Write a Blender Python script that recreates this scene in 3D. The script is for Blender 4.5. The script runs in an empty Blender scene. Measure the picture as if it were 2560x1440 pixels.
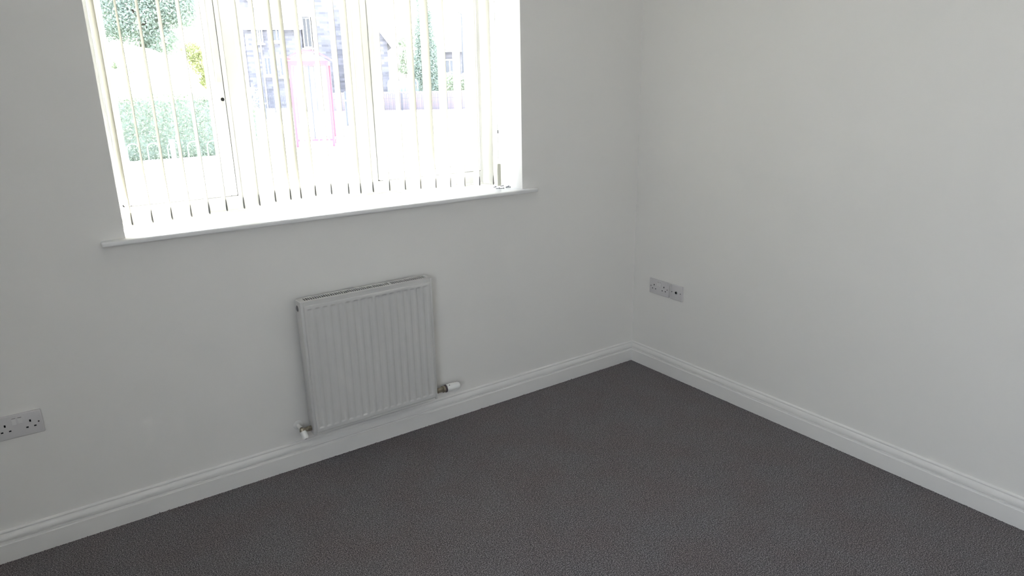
import bpy, bmesh, math, random
from mathutils import Vector, Matrix
R = math.radians
sc = bpy.context.scene
COL = sc.collection

# ------------------------------------------------------------------ camera
CAM = Vector((-2.78656, -2.78145, 1.62241))
yaw, pit, rol = 0.60416, -0.29195, -0.01885
fw = Vector((math.sin(yaw)*math.cos(pit), math.cos(yaw)*math.cos(pit), math.sin(pit)))
rt = Vector((math.cos(yaw), -math.sin(yaw), 0.0))
up = rt.cross(fw)
r2 = rt*math.cos(rol) + up*math.sin(rol)
u2 = up*math.cos(rol) - rt*math.sin(rol)
cd = bpy.data.cameras.new('camera')
cam = bpy.data.objects.new('camera', cd); COL.objects.link(cam)
m3 = Matrix((r2, u2, -fw)).transposed()
cam.matrix_world = Matrix.Translation(CAM) @ m3.to_4x4()
cd.sensor_width = 36.0
cd.lens = 36.0*1725.23/2560.0
cd.clip_start = 0.02; cd.clip_end = 500
sc.camera = cam

# ------------------------------------------------------------------ world, sun, exposure
SUN_STRENGTH = 12.0
SKY_STRENGTH = 3.7
EXPOSURE = 1.62
w = bpy.data.worlds.new('sky'); sc.world = w; w.use_nodes = True
nt = w.node_tree; nt.nodes.clear()
tc = nt.nodes.new('ShaderNodeTexCoord'); sx = nt.nodes.new('ShaderNodeSeparateXYZ')
cr = nt.nodes.new('ShaderNodeValToRGB'); bg = nt.nodes.new('ShaderNodeBackground'); wo = nt.nodes.new('ShaderNodeOutputWorld')
cr.color_ramp.elements[0].position = 0.0; cr.color_ramp.elements[0].color = (0.94, 0.96, 1.0, 1)
cr.color_ramp.elements[1].position = 1.0; cr.color_ramp.elements[1].color = (0.60, 0.73, 1.0, 1)
nt.links.new(tc.outputs['Generated'], sx.inputs[0]); nt.links.new(sx.outputs['Z'], cr.inputs[0])
nt.links.new(cr.outputs[0], bg.inputs[0]); bg.inputs[1].default_value = SKY_STRENGTH
nt.links.new(bg.outputs[0], wo.inputs[0])
sl = bpy.data.lights.new('sun', 'SUN'); sl.energy = SUN_STRENGTH; sl.angle = R(0.55); sl.color = (1.0, 0.96, 0.90)
so = bpy.data.objects.new('sun', sl); COL.objects.link(so)
so.rotation_euler = Vector((-0.5, -1.0, -1.40)).to_track_quat('-Z', 'Y').to_euler()
so.location = (6, 12, 18)
# sampling portal lying in the window opening (gives off no light itself)
pl = bpy.data.lights.new('window_portal', 'AREA'); pl.shape = 'RECTANGLE'; pl.size = 1.75; pl.size_y = 1.03
pl.cycles.is_portal = True
po = bpy.data.objects.new('window_portal', pl); COL.objects.link(po)
po.location = (-1.669, 0.43, 1.63); po.rotation_euler = (R(-90), 0, 0)

pl = bpy.data.lights.new('added_window_portal', 'AREA'); pl.shape = 'RECTANGLE'; pl.size = 1.78; pl.size_y = 1.22  # sampling portal for the unseen window added on the left
pl.cycles.is_portal = True
po = bpy.data.objects.new('added_window_portal', pl); COL.objects.link(po)
po.location = (-4.27, -3.70, 1.72); po.rotation_euler = (R(90), 0, R(-90))

vs = sc.view_settings
sc.display_settings.display_device = 'sRGB'
vs.view_transform = 'Standard'; vs.look = 'None'; vs.exposure = EXPOSURE; vs.gamma = 1.0; vs.use_curve_mapping = False
cy = sc.cycles
cy.max_bounces = 14; cy.diffuse_bounces = 8; cy.glossy_bounces = 4; cy.transmission_bounces = 8; cy.transparent_max_bounces = 24
cy.sample_clamp_indirect = 12.0; cy.caustics_reflective = False; cy.caustics_refractive = False
try:
    cy.use_denoising = True; cy.denoiser = 'OPENIMAGEDENOISE'
except Exception: pass

# ------------------------------------------------------------------ materials
def mat(name, col, rough=0.6, spec=0.4, metal=0.0, bump=0.0, bscale=200.0, bdist=0.001, vary=0.0, vscale=3.0):
    m = bpy.data.materials.new(name); m.use_nodes = True
    n = m.node_tree; b = n.nodes['Principled BSDF']
    b.inputs['Base Color'].default_value = (*col, 1); b.inputs['Roughness'].default_value = rough
    b.inputs['Specular IOR Level'].default_value = spec; b.inputs['Metallic'].default_value = metal
    if bump or vary:
        t = n.nodes.new('ShaderNodeTexCoord')
    if bump:
        no = n.nodes.new('ShaderNodeTexNoise'); no.inputs['Scale'].default_value = bscale; no.inputs['Detail'].default_value = 3
        bu = n.nodes.new('ShaderNodeBump'); bu.inputs['Strength'].default_value = bump; bu.inputs['Distance'].default_value = bdist
        n.links.new(t.outputs['Object'], no.inputs['Vector']); n.links.new(no.outputs['Fac'], bu.inputs['Height'])
        n.links.new(bu.outputs[0], b.inputs['Normal'])
    if vary:
        nv = n.nodes.new('ShaderNodeTexNoise'); nv.inputs['Scale'].default_value = vscale; nv.inputs['Detail'].default_value = 4
        mp = n.nodes.new('ShaderNodeMapRange'); mp.inputs['To Min'].default_value = 1-vary; mp.inputs['To Max'].default_value = 1+vary
        hs = n.nodes.new('ShaderNodeHueSaturation'); hs.inputs['Color'].default_value = (*col, 1)
        n.links.new(t.outputs['Object'], nv.inputs['Vector']); n.links.new(nv.outputs['Fac'], mp.inputs['Value'])
        n.links.new(mp.outputs[0], hs.inputs['Value']); n.links.new(hs.outputs[0], b.inputs['Base Color'])
    return m

M = {}
M['wall'] = mat('wall_emulsion', (0.80, 0.788, 0.762), 0.75, 0.25, bump=0.25, bscale=420, bdist=0.0006)
M['ceiling'] = mat('ceiling_emulsion', (0.86, 0.86, 0.85), 0.85, 0.2)
M['gloss'] = mat('white_gloss_paint', (0.80, 0.79, 0.77), 0.28, 0.5, bump=0.06, bscale=40, bdist=0.0008)
M['sill'] = mat('sill_gloss_paint', (0.80, 0.80, 0.80), 0.32, 0.5, bump=0.04, bscale=30, bdist=0.0008)
M['upvc'] = mat('white_upvc', (0.78, 0.785, 0.77), 0.25, 0.5)
M['gasket'] = mat('dark_gasket', (0.03, 0.03, 0.032), 0.6, 0.3)
M['enamel'] = mat('radiator_enamel', (0.62, 0.615, 0.60), 0.3, 0.5)
M['radiator_dark'] = mat('radiator_inside_shade', (0.012, 0.012, 0.013), 0.8, 0.1)  # near-black colour paints the shade inside the radiator
M['plastic'] = mat('socket_plastic', (0.62, 0.605, 0.61), 0.3, 0.5)
M['plastic_white'] = mat('white_plastic', (0.85, 0.85, 0.83), 0.35, 0.5)
M['dark'] = mat('dark_hole', (0.008, 0.008, 0.01), 0.8, 0.1)
M['switch'] = mat('switch_plastic', (0.70, 0.69, 0.685), 0.3, 0.5)
M['brass'] = mat('tarnished_brass', (0.34, 0.30, 0.23), 0.4, 0.5, metal=0.75, vary=0.35, vscale=60)
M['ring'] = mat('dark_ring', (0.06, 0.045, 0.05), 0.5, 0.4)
M['steel'] = mat('dull_steel', (0.25, 0.25, 0.26), 0.35, 0.5, metal=0.9)
M['cream'] = mat('cream_plastic', (0.74, 0.73, 0.62), 0.35, 0.5)
M['weightshade_link'] = mat('weight_shade_link_grey', (0.22, 0.22, 0.23), 0.6, 0.3)  # grey puts the pocket's inner shade on the weights; also the link's colour
M['door'] = mat('door_paint', (0.82, 0.82, 0.80), 0.35, 0.4)

def carpet_mat():
    m = bpy.data.materials.new('carpet_twist_pile'); m.use_nodes = True
    n = m.node_tree; b = n.nodes['Principled BSDF']; L = n.links.new
    t = n.nodes.new('ShaderNodeTexCoord')
    a = n.nodes.new('ShaderNodeTexNoise'); a.inputs['Scale'].default_value = 265; a.inputs['Detail'].default_value = 4; a.inputs['Roughness'].default_value = 0.75
    v = n.nodes.new('ShaderNodeTexVoronoi'); v.inputs['Scale'].default_value = 330
    c = n.nodes.new('ShaderNodeTexNoise'); c.inputs['Scale'].default_value = 5; c.inputs['Detail'].default_value = 5
    for q in (a, v, c): L(t.outputs['Object'], q.inputs['Vector'])
    r = n.nodes.new('ShaderNodeValToRGB'); e = r.color_ramp.elements
    e[0].position = 0.40; e[0].color = (0.016, 0.014, 0.016, 1)
    e[1].position = 0.63; e[1].color = (0.53, 0.50, 0.52, 1)
    k = r.color_ramp.elements.new(0.5); k.color = (0.150, 0.139, 0.144, 1)
    L(a.outputs['Fac'], r.inputs[0])
    r2_ = n.nodes.new('ShaderNodeValToRGB'); e = r2_.color_ramp.elements
    e[0].position = 0.35; e[0].color = (0.98, 0.90, 0.88, 1); e[1].position = 0.65; e[1].color = (1.0, 1.0, 1.0, 1)
    L(c.outputs['Fac'], r2_.inputs[0])
    x = n.nodes.new('ShaderNodeMix'); x.data_type = 'RGBA'; x.blend_type = 'MULTIPLY'; x.inputs['Factor'].default_value = 1
    L(r.outputs[0], x.inputs['A']); L(r2_.outputs[0], x.inputs['B'])
    x2 = n.nodes.new('ShaderNodeMix'); x2.data_type = 'RGBA'; x2.blend_type = 'MULTIPLY'; x2.inputs['Factor'].default_value = 0.8
    vc = n.nodes.new('ShaderNodeMapRange'); vc.inputs['From Max'].default_value = 0.9; vc.inputs['To Min'].default_value = 1.25; vc.inputs['To Max'].default_value = 0.35
    L(v.outputs['Distance'], vc.inputs['Value']); L(x.outputs['Result'], x2.inputs['A']); L(vc.outputs[0], x2.inputs['B'])
    L(x2.outputs['Result'], b.inputs['Base Color'])
    bu = n.nodes.new('ShaderNodeBump'); bu.inputs['Strength'].default_value = 0.7; bu.inputs['Distance'].default_value = 0.003
    L(a.outputs['Fac'], bu.inputs['Height']); L(bu.outputs[0], b.inputs['Normal'])
    b.inputs['Roughness'].default_value = 0.95; b.inputs['Specular IOR Level'].default_value = 0.1
    b.inputs['Sheen Weight'].default_value = 0.15
    return m
M['carpet'] = carpet_mat()

def glass_mat():
    m = bpy.data.materials.new('window_glass'); m.use_nodes = True
    n = m.node_tree; n.nodes.clear(); L = n.links.new
    tr = n.nodes.new('ShaderNodeBsdfTransparent'); tr.inputs[0].default_value = (0.97, 0.98, 0.975, 1)
    gl = n.nodes.new('ShaderNodeBsdfGlossy'); gl.inputs['Roughness'].default_value = 0.02
    lw = n.nodes.new('ShaderNodeLayerWeight'); lw.inputs['Blend'].default_value = 0.5
    pw = n.nodes.new('ShaderNodeMath'); pw.operation = 'POWER'; pw.inputs[1].default_value = 5.0
    fr = n.nodes.new('ShaderNodeMath'); fr.operation = 'MULTIPLY_ADD'; fr.inputs[1].default_value = 0.96; fr.inputs[2].default_value = 0.035
    L(lw.outputs['Facing'], pw.inputs[0]); L(pw.outputs[0], fr.inputs[0])
    mx = n.nodes.new('ShaderNodeMixShader'); o = n.nodes.new('ShaderNodeOutputMaterial')
    L(fr.outputs[0], mx.inputs[0]); L(tr.outputs[0], mx.inputs[1]); L(gl.outputs[0], mx.inputs[2]); L(mx.outputs[0], o.inputs[0])
    return m
M['glass'] = glass_mat()

def translucent(name, col, tcol, fac, weave=True):
    m = bpy.data.materials.new(name); m.use_nodes = True
    n = m.node_tree; n.nodes.clear(); L = n.links.new
    d = n.nodes.new('ShaderNodeBsdfDiffuse'); d.inputs[0].default_value = (*col, 1)
    t = n.nodes.new('ShaderNodeBsdfTranslucent'); t.inputs[0].default_value = (*tcol, 1)
    mx = n.nodes.new('ShaderNodeMixShader'); mx.inputs[0].default_value = fac
    o = n.nodes.new('ShaderNodeOutputMaterial')
    L(d.outputs[0], mx.inputs[1]); L(t.outputs[0], mx.inputs[2]); L(mx.outputs[0], o.inputs[0])
    if weave:
        tc_ = n.nodes.new('ShaderNodeTexCoord'); no = n.nodes.new('ShaderNodeTexNoise'); no.inputs['Scale'].default_value = 900
        bu = n.nodes.new('ShaderNodeBump'); bu.inputs['Strength'].default_value = 0.2; bu.inputs['Distance'].default_value = 0.0005
        L(tc_.outputs['Object'], no.inputs['Vector']); L(no.outputs['Fac'], bu.inputs['Height']); L(bu.outputs[0], d.inputs['Normal'])
    return m
M['slat'] = translucent('cream_blind_fabric', (0.77, 0.76, 0.70), (0.74, 0.72, 0.63), 0.32)
M['leaf'] = translucent('hedge_leaf', (0.27, 0.305, 0.245), (0.28, 0.335, 0.21), 0.35, False)
M['leaf_dark'] = translucent('dark_leaf', (0.25, 0.30, 0.27), (0.26, 0.33, 0.22), 0.3, False)
M['leaf_lime'] = translucent('lime_leaf', (0.29, 0.31, 0.16), (0.38, 0.40, 0.18), 0.4, False)

def stone_mat(name, c1, c2, mortar, sx_, sy_):
    m = bpy.data.materials.new(name); m.use_nodes = True
    n = m.node_tree; b = n.nodes['Principled BSDF']; L = n.links.new
    t = n.nodes.new('ShaderNodeTexCoord'); sp = n.nodes.new('ShaderNodeSeparateXYZ'); ad = n.nodes.new('ShaderNodeMath'); ad.operation = 'ADD'
    cb = n.nodes.new('ShaderNodeCombineXYZ'); br = n.nodes.new('ShaderNodeTexBrick')
    L(t.outputs['Object'], sp.inputs[0]); L(sp.outputs['X'], ad.inputs[0]); L(sp.outputs['Y'], ad.inputs[1])
    L(ad.outputs[0], cb.inputs['X']); L(sp.outputs['Z'], cb.inputs['Y']); L(cb.outputs[0], br.inputs['Vector'])
    br.inputs['Color1'].default_value = (*c1, 1); br.inputs['Color2'].default_value = (*c2, 1); br.inputs['Mortar'].default_value = (*mortar, 1)
    br.inputs['Scale'].default_value = 1.0; br.inputs['Brick Width'].default_value = sx_; br.inputs['Row Height'].default_value = sy_
    br.inputs['Mortar Size'].default_value = 0.012; br.inputs['Mortar Smooth'].default_value = 0.6
    L(br.outputs['Color'], b.inputs['Base Color']); b.inputs['Roughness'].default_value = 0.9; b.inputs['Specular IOR Level'].default_value = 0.1
    return m
M['stone'] = stone_mat('dark_coursed_stone', (0.10, 0.10, 0.112), (0.175, 0.17, 0.19), (0.14, 0.14, 0.155), 0.36, 0.17)
M['brick'] = stone_mat('red_brick', (0.20, 0.145, 0.155), (0.165, 0.145, 0.16), (0.18, 0.17, 0.18), 0.23, 0.08)
M['slate'] = mat('roof_slate', (0.30, 0.31, 0.34), 0.7, 0.3, vary=0.3, vscale=4)
M['paving'] = mat('pale_paving', (0.66, 0.64, 0.60), 0.9, 0.1, vary=0.12, vscale=1.5)
M['drygrass'] = mat('dry_grass_bank', (0.50, 0.52, 0.36), 0.95, 0.1, vary=0.15, vscale=0.8)
M['outer'] = mat('outer_render', (0.6, 0.58, 0.54), 0.9, 0.1)
M['whitepaint'] = mat('white_paint_outdoor', (0.8, 0.8, 0.8), 0.5, 0.3)
M['darkpane'] = mat('dark_window_pane', (0.05, 0.06, 0.08), 0.1, 0.6)
M['railing'] = mat('green_railing_paint', (0.11, 0.14, 0.13), 0.45, 0.4)
M['rail_dark'] = mat('dark_railing_paint', (0.05, 0.055, 0.07), 0.4, 0.5)
M['redpaint'] = mat('red_kiosk_paint', (0.29, 0.065, 0.10), 0.45, 0.4)
M['bark'] = mat('bark', (0.12, 0.09, 0.07), 0.9, 0.1)
M['bluegate'] = mat('pale_blue_gate_paint', (0.16, 0.20, 0.28), 0.5, 0.3)

# ------------------------------------------------------------------ mesh helpers
class MB:
    def __init__(s): s.v = []; s.f = []
    def add(s, vs_, fs_):
        o = len(s.v); s.v += [tuple(v) for v in vs_]; s.f += [tuple(i+o for i in f) for f in fs_]; return s
    def box(s, a, b, mtx=None):
        (x0, y0, z0), (x1, y1, z1) = a, b
        vs_ = [Vector(c) for c in ((x0,y0,z0),(x1,y0,z0),(x1,y1,z0),(x0,y1,z0),(x0,y0,z1),(x1,y0,z1),(x1,y1,z1),(x0,y1,z1))]
        if mtx: vs_ = [mtx @ v for v in vs_]
        return s.add(vs_, [(0,3,2,1),(4,5,6,7),(0,1,5,4),(1,2,6,5),(2,3,7,6),(3,0,4,7)])
    def bbox(s, a, b, r=0.002, seg=2, mtx=None):
        bm = bmesh.new(); bmesh.ops.create_cube(bm, size=1.0)
        for v in bm.verts:
            v.co = Vector([(a[i]+b[i])/2 + v.co[i]*(b[i]-a[i]) for i in range(3)])
        bmesh.ops.bevel(bm, geom=list(bm.edges), offset=r, segments=seg, profile=0.5, affect='EDGES')
        return s.addbm(bm, mtx)
    def addbm(s, bm, mtx=None):
        bm.verts.index_update()
        vs_ = [(mtx @ v.co) if mtx else v.co.copy() for v in bm.verts]
        fs_ = [[v.index for v in f.verts] for f in bm.faces]; bm.free()
        return s.add(vs_, fs_)
    def prism(s, prof, a, b, fn):
        """closed profile (list of 2D) swept a->b ; fn(p, t) -> 3D"""
        n = len(prof); vs_ = [fn(p, a) for p in prof] + [fn(p, b) for p in prof]
        fs_ = [(i, (i+1) % n, n+(i+1) % n, n+i) for i in range(n)] + [tuple(reversed(range(n))), tuple(range(n, 2*n))]
        return s.add(vs_, fs_)
    def lathe(s, prof, p0, axis, seg=20):
        """prof: list of (r, h) along axis from p0"""
        ax = Vector(axis).normalized(); q = Vector((0,0,1)).rotation_difference(ax); p0 = Vector(p0)
        vs_ = []; fs_ = []; n = len(prof)
        for (r, h) in prof:
            for k in range(seg):
                an = 2*math.pi*k/seg
                vs_.append(p0 + q @ Vector((r*math.cos(an), r*math.sin(an), h)))
        for i in range(n-1):
            for k in range(seg):
                fs_.append((i*seg+k, i*seg+(k+1) % seg, (i+1)*seg+(k+1) % seg, (i+1)*seg+k))
        fs_.append(tuple(reversed(range(seg)))); fs_.append(tuple(range((n-1)*seg, n*seg)))
        return s.add(vs_, fs_)
    def tube(s, pts, r, seg=8):
        pts = [Vector(p) for p in pts]; n = len(pts); vs_ = []; fs_ = []
        for i, p in enumerate(pts):
            d = (pts[min(i+1, n-1)] - pts[max(i-1, 0)]).normalized()
            q = Vector((0,0,1)).rotation_difference(d)
            rr = r[i] if isinstance(r, (list, tuple)) else r
            for k in range(seg):
                an = 2*math.pi*k/seg; vs_.append(p + q @ Vector((rr*math.cos(an), rr*math.sin(an), 0)))
        for i in range(n-1):
            for k in range(seg):
                fs_.append((i*seg+k, i*seg+(k+1) % seg, (i+1)*seg+(k+1) % seg, (i+1)*seg+k))
        fs_.append(tuple(reversed(range(seg)))); fs_.append(tuple(range((n-1)*seg, n*seg)))
        return s.add(vs_, fs_)
    def bead(s, c, r):
        c = Vector(c); vs_ = [c+Vector(d)*r for d in ((1,0,0),(0,1,0),(-1,0,0),(0,-1,0))]
        u = c+Vector((0,0,r)); l = c-Vector((0,0,r))
        return s.add([u, l]+vs_, [(0,2,3),(0,3,4),(0,4,5),(0,5,2),(1,3,2),(1,4,3),(1,5,4),(1,2,5)])
    def build(s, name, m, parent=None, smooth=None, origin=None):
        me = bpy.data.meshes.new(name)
        o_ = Vector(origin) if origin else Vector((0,0,0))
        me.from_pydata([Vector(v)-o_ for v in s.v], [], s.f)
        bm = bmesh.new(); bm.from_mesh(me); bmesh.ops.recalc_face_normals(bm, faces=bm.faces); bm.to_mesh(me); bm.free()
        if smooth is not None:
            for p in me.polygons: p.use_smooth = True
            try: me.set_sharp_from_angle(angle=R(smooth))
            except Exception: pass
        me.materials.append(m)
        ob = bpy.data.objects.new(name, me); COL.objects.link(ob); ob.location = o_
        if parent is not None:
            par = Vector((0,0,0)); p = parent
            while p is not None: par += p.location; p = p.parent
            ob.parent = parent; ob.location = o_ - par
        return ob

def thing(name, label, cat, loc=(0,0,0), group=None):
    o = bpy.data.objects.new(name, None); COL.objects.link(o); o.location = loc; o.empty_display_size = 0.1
    o['label'] = label; o['category'] = cat
    if group: o['group'] = group
    return o
def tag(o, label, cat, group=None, kind=None):
    o['label'] = label; o['category'] = cat
    if group: o['group'] = group
    if kind: o['kind'] = kind
    return o
def struct(o, label=None, cat=None):
    o['kind'] = 'structure'
    if label: o['label'] = label
    if cat: o['category'] = cat
    return o

# ------------------------------------------------------------------ room shell
X0, X1, Y0, Y1, H = -3.95, 0.0, -4.75, 0.0, 2.40
WL, WR, SZ, HD = -2.545, -0.793, 1.1068, 2.157       # window opening, sill top, head
TW = 0.42
T = 0.018
b = MB(); b.box((X0-0.1, Y0-0.1, -0.15), (X1+0.1, Y1, 0.0))
struct(b.build('floor', M['carpet']), 'grey brown twist pile carpet covering the whole floor', 'floor')
b = MB()
b.box((X0-0.1, 0, -0.15), (WL, TW, H)).box((WR, 0, -0.15), (X1+0.1, TW, H)).box((WL, 0, -0.15), (WR, TW, SZ-0.0188)).box((WL, 0, HD), (WR, TW, H))
struct(b.build('wall_front', M['wall']), 'white painted window wall with deep plastered reveal above the radiator', 'wall')
b = MB(); b.box((X1, Y0-0.1, -0.15), (X1+0.1, Y1, H)); struct(b.build('wall_right', M['wall']), 'plain white painted wall on the right with two sockets', 'wall')
W2 = (-4.60, -2.80, 1.10, 2.34)      # y0, y1, z0, z1 of an unseen window added to the left wall for extra daylight
b = MB(); b.box((X0-0.3, Y0-0.1, -0.15), (X0, W2[0], H)).box((X0-0.3, W2[1], -0.15), (X0, Y1, H)).box((X0-0.3, W2[0], -0.15), (X0, W2[1], W2[2])).box((X0-0.3, W2[0], W2[3]), (X0, W2[1], H))
struct(b.build('wall_left', M['wall']), 'plain white painted side wall left of the window', 'wall')
b = MB(); b.box((X0, Y0-0.1, -0.15), (X1, Y0, H)); struct(b.build('wall_back', M['wall']), 'plain white painted wall behind the viewer', 'wall')
b = MB(); b.box((X0-0.1, Y0-0.1, H), (X1+0.1, TW, H+0.12)); struct(b.build('ceiling', M['ceiling']), 'white painted ceiling', 'ceiling')

# skirting, mitred at the corners
SK = [(0,0),(T,0),(T,0.0690),(0.0165,0.0706),(0.0140,0.0712),(0.0136,0.0775),(0.0080,0.0785),(0.0080,0.0828),(0.0144,0.0842),(0.0150,0.0880),(0.0140,0.0950),
      (0.0118,0.1010),(0.0088,0.1060),(0.0062,0.1082),(0.0062,0.1100),(0.0088,0.1115),(0.0092,0.1150),(0.0070,0.1185),(0.0030,0.1204),(0,0.1204)]
def skirt(name, label, fn, a, c):
    bb = MB(); bb.prism(SK, a, c, fn); o = bb.build(name, M['gloss'], smooth=25); struct(o, label, 'skirting board'); return o
skirt('baseboard_front', 'white moulded skirting board running under the radiator', lambda p, t: (X1-p[0] if t else X0+p[0], -p[0], p[1]), 0, 1)
skirt('baseboard_right', 'white moulded skirting board along the right wall', lambda p, t: (-p[0], -p[0] if t else Y0+p[0], p[1]), 0, 1)
skirt('baseboard_left', 'white moulded skirting board along the left wall', lambda p, t: (X0+p[0], -p[0] if t else Y0+p[0], p[1]), 0, 1)
skirt('baseboard_back', 'white moulded skirting board along the back wall', lambda p, t: (X0+p[0] if t else -0.9, Y0+p[0], p[1]), 0, 1)

# ragged carpet edge tufts against the visible skirting boards
random.seed(4)
b = MB()
def tuft(x, y, h, r):
    a0 = random.random()*6.28
    vs_ = [(x+r*math.cos(a0+k*2.1), y+r*math.sin(a0+k*2.1), 0.0) for k in range(3)] + [(x+random.uniform(-r, r), y+random.uniform(-r, r), h)]
    b.add(vs_, [(0,1,3),(1,2,3),(2,0,3)])
x = -3.6
while x < -T:
    tuft(x, -T-0.001-random.random()*0.004, random.choice((0.001,0.0015,0.002,0.002,0.003,0.006 if random.random() < .12 else .002)), random.uniform(0.002, 0.004)); x += 0.0035
y = -2.3
while y < -T:
    tuft(-T-0.001-random.random()*0.004, y, random.choice((0.001,0.002,0.002,0.003)), random.uniform(0.002, 0.003)); y += 0.004
o = b.build('carpet_edge', M['carpet'], bpy.data.objects['floor']); o['kind'] = 'stuff'

# door in the back wall and window added in the left wall for fill daylight (both outside the view)
d = bpy.data.objects.new('door_1', None); COL.objects.link(d); d.location = (-0.50, Y0, 0); struct(d, 'plain white panel door in the back wall', 'door')
b = MB(); b.bbox((-0.86, Y0+0.001, 0.006), (-0.14, Y0+0.035, 1.98), 0.003); b.build('door_panel', M['door'], d)
b = MB(); b.box((-0.93, Y0+0.001, 0), (-0.865, Y0+0.02, 2.05)).box((-0.135, Y0+0.001, 0), (-0.07, Y0+0.02, 2.05)).box((-0.865, Y0+0.001, 1.985), (-0.135, Y0+0.02, 2.05)); b.build('architrave', M['gloss'], d)
b = MB(); b.tube([(-0.80, Y0+0.035, 1.0), (-0.80, Y0+0.08, 1.0), (-0.70, Y0+0.085, 1.0)], 0.009); b.build('door_handle', M['steel'], d, smooth=40)
d = bpy.data.objects.new('added_window_2', None); COL.objects.link(d); d.location = (X0-0.2, (W2[0]+W2[1])/2, W2[2]); struct(d, 'wide white framed window added in the left wall as a daylight source', 'window')
fx0, fx1 = X0-0.24, X0-0.17; q = 0.055
b = MB(); b.box((fx0, W2[0], W2[2]), (fx1, W2[0]+q, W2[3])).box((fx0, W2[1]-q, W2[2]), (fx1, W2[1], W2[3])).box((fx0, W2[0]+q, W2[2]), (fx1, W2[1]-q, W2[2]+q)).box((fx0, W2[0]+q, W2[3]-q), (fx1, W2[1]-q, W2[3]))
b.build('frame', M['upvc'], d)
b = MB(); b.box((fx0+0.03, W2[0]+q, W2[2]+q), (fx0+0.034, W2[1]-q, W2[3]-q)); b.build('pane', M['glass'], d)
b = MB(); b.box((X0-0.17, W2[0]+0.001, W2[2]), (X0+0.03, W2[1]-0.001, W2[2]+0.018)); b.build('window_board', M['sill'], d)

# ------------------------------------------------------------------ window
win = bpy.data.objects.new('window_1', None); COL.objects.link(win); win.location = (-1.669, 0.33, SZ)
struct(win, 'white plastic framed three pane window behind vertical blind', 'window')
FY = 0.33; FZ0, FZ1 = SZ, HD
gL, gLr, gRl, gR = -2.502, -2.068, -1.407, -0.832
mg = (-1.953, -1.505)
gz0, gz1 = 1.172, 2.115
b = MB()
D = 0.075
b.bbox((WL, FY, FZ0), (gL-0.003, FY+D, FZ1), 0.002).bbox((gR+0.003, FY, FZ0), (WR, FY+D, FZ1), 0.002)
b.bbox((gL-0.003, FY, FZ0), (gR+0.003, FY+D, gz0-0.003), 0.002).bbox((gL-0.003, FY, gz1+0.003), (gR+0.003, FY+D, FZ1), 0.002)
b.build('frame', M['upvc'], win)
b = MB(); b.bbox((gLr+0.003, FY, gz0-0.003), (-1.978, FY+D, gz1+0.003), 0.002); b.build('mullion', M['upvc'], win)
b = MB(); b.bbox((-1.480, FY, gz0-0.003), (gRl-0.003, FY+D, gz1+0.003), 0.002); b.build('mullion', M['upvc'], win)
# bead of the fixed pane (sloping)
def bead_ring(x0, x1, z0, z1, ya, yb, wd):
    bb = MB(); o_ = [(x0,z0),(x1,z0),(x1,z1),(x0,z1)]; i_ = [(x0+wd,z0+wd),(x1-wd,z0+wd),(x1-wd,z1-wd),(x0+wd,z1-wd)]
    vs_ = [(x, ya, z) for x, z in o_] + [(x+(0.25*wd if x < (x0+x1)/2 else -0.25*wd), ya, z+(0.25*wd if z < (z0+z1)/2 else -0.25*wd)) for x, z in o_] + [(x, yb, z) for x, z in i_]
    fs_ = []
    for k in range(4):
        k2 = (k+1) % 4; fs_ += [(k, k2, 4+k2, 4+k), (4+k, 4+k2, 8+k2, 8+k)]
    bb.add(vs_, fs_); return bb
bead_ring(-1.978, -1.480, gz0-0.003, gz1+0.003, FY+0.004, FY+0.026, 0.025).build('glazing_bead', M['upvc'], win)
b = MB(); b.box((-1.970, FY+0.03, gz0), (-1.490, FY+0.034, gz1)); b.build('pane', M['glass'], win)

def casement(x0, x1, sw, handle_x, gsk):
    y0 = FY-0.014
    c = bpy.data.objects.new('casement', None); COL.objects.link(c); c.location = (x0-win.location.x, 0, 0); c.parent = win
    bb = MB(); z0, z1 = gz0, gz1; rw = 0.05
    bb.bbox((x0, y0, z0), (x0+sw-0.018, y0+0.07, z1), 0.004).bbox((x1-sw+0.018, y0, z0), (x1, y0+0.07, z1), 0.004)
    bb.bbox((x0+sw-0.018, y0, z0), (x1-sw+0.018, y0+0.07, z0+rw-0.018), 0.003).bbox((x0+sw-0.018, y0, z1-rw+0.018), (x1-sw+0.018, y0+0.07, z1), 0.003)
    bb.build('sash', M['upvc'], c)
    r_ = bead_ring(x0+sw-0.018, x1-sw+0.018, z0+rw-0.018, z1-rw+0.018, y0+0.004, y0+0.028, 0.018); r_.build('glazing_bead', M['upvc'], c)
    bb = MB(); bb.box((x0+0.02, y0+0.032, z0+0.02), (x1-0.02, y0+0.036, z1-0.02)); bb.build('pane', M['glass'], c)
    bb = MB()   # thin dark seal in the joint around the sash
    for (a0, a1, c0, c1) in ((x1, x1+0.003, z0-0.003, z1+0.003), (x0, x1, z0-0.003, z0), (x0, x1, z1, z1+0.003)):
        bb.box((a0, FY-0.004 if a0 == x1 else FY+0.006, c0), (a1, FY+0.05, c1))
    bb.build('gasket', M['gasket'], c)
    if handle_x:
        hx = handle_x
        bb = MB(); bb.bbox((hx-0.011, y0-0.010, 1.545), (hx+0.011, y0, 1.640), 0.003)
        h = bb.build('window_handle', M['plastic_white'], c)
    return c
c1 = casement(gL, gLr, 0.044, None, True)
c2 = casement(gRl, gR, 0.060, None, True)
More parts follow.
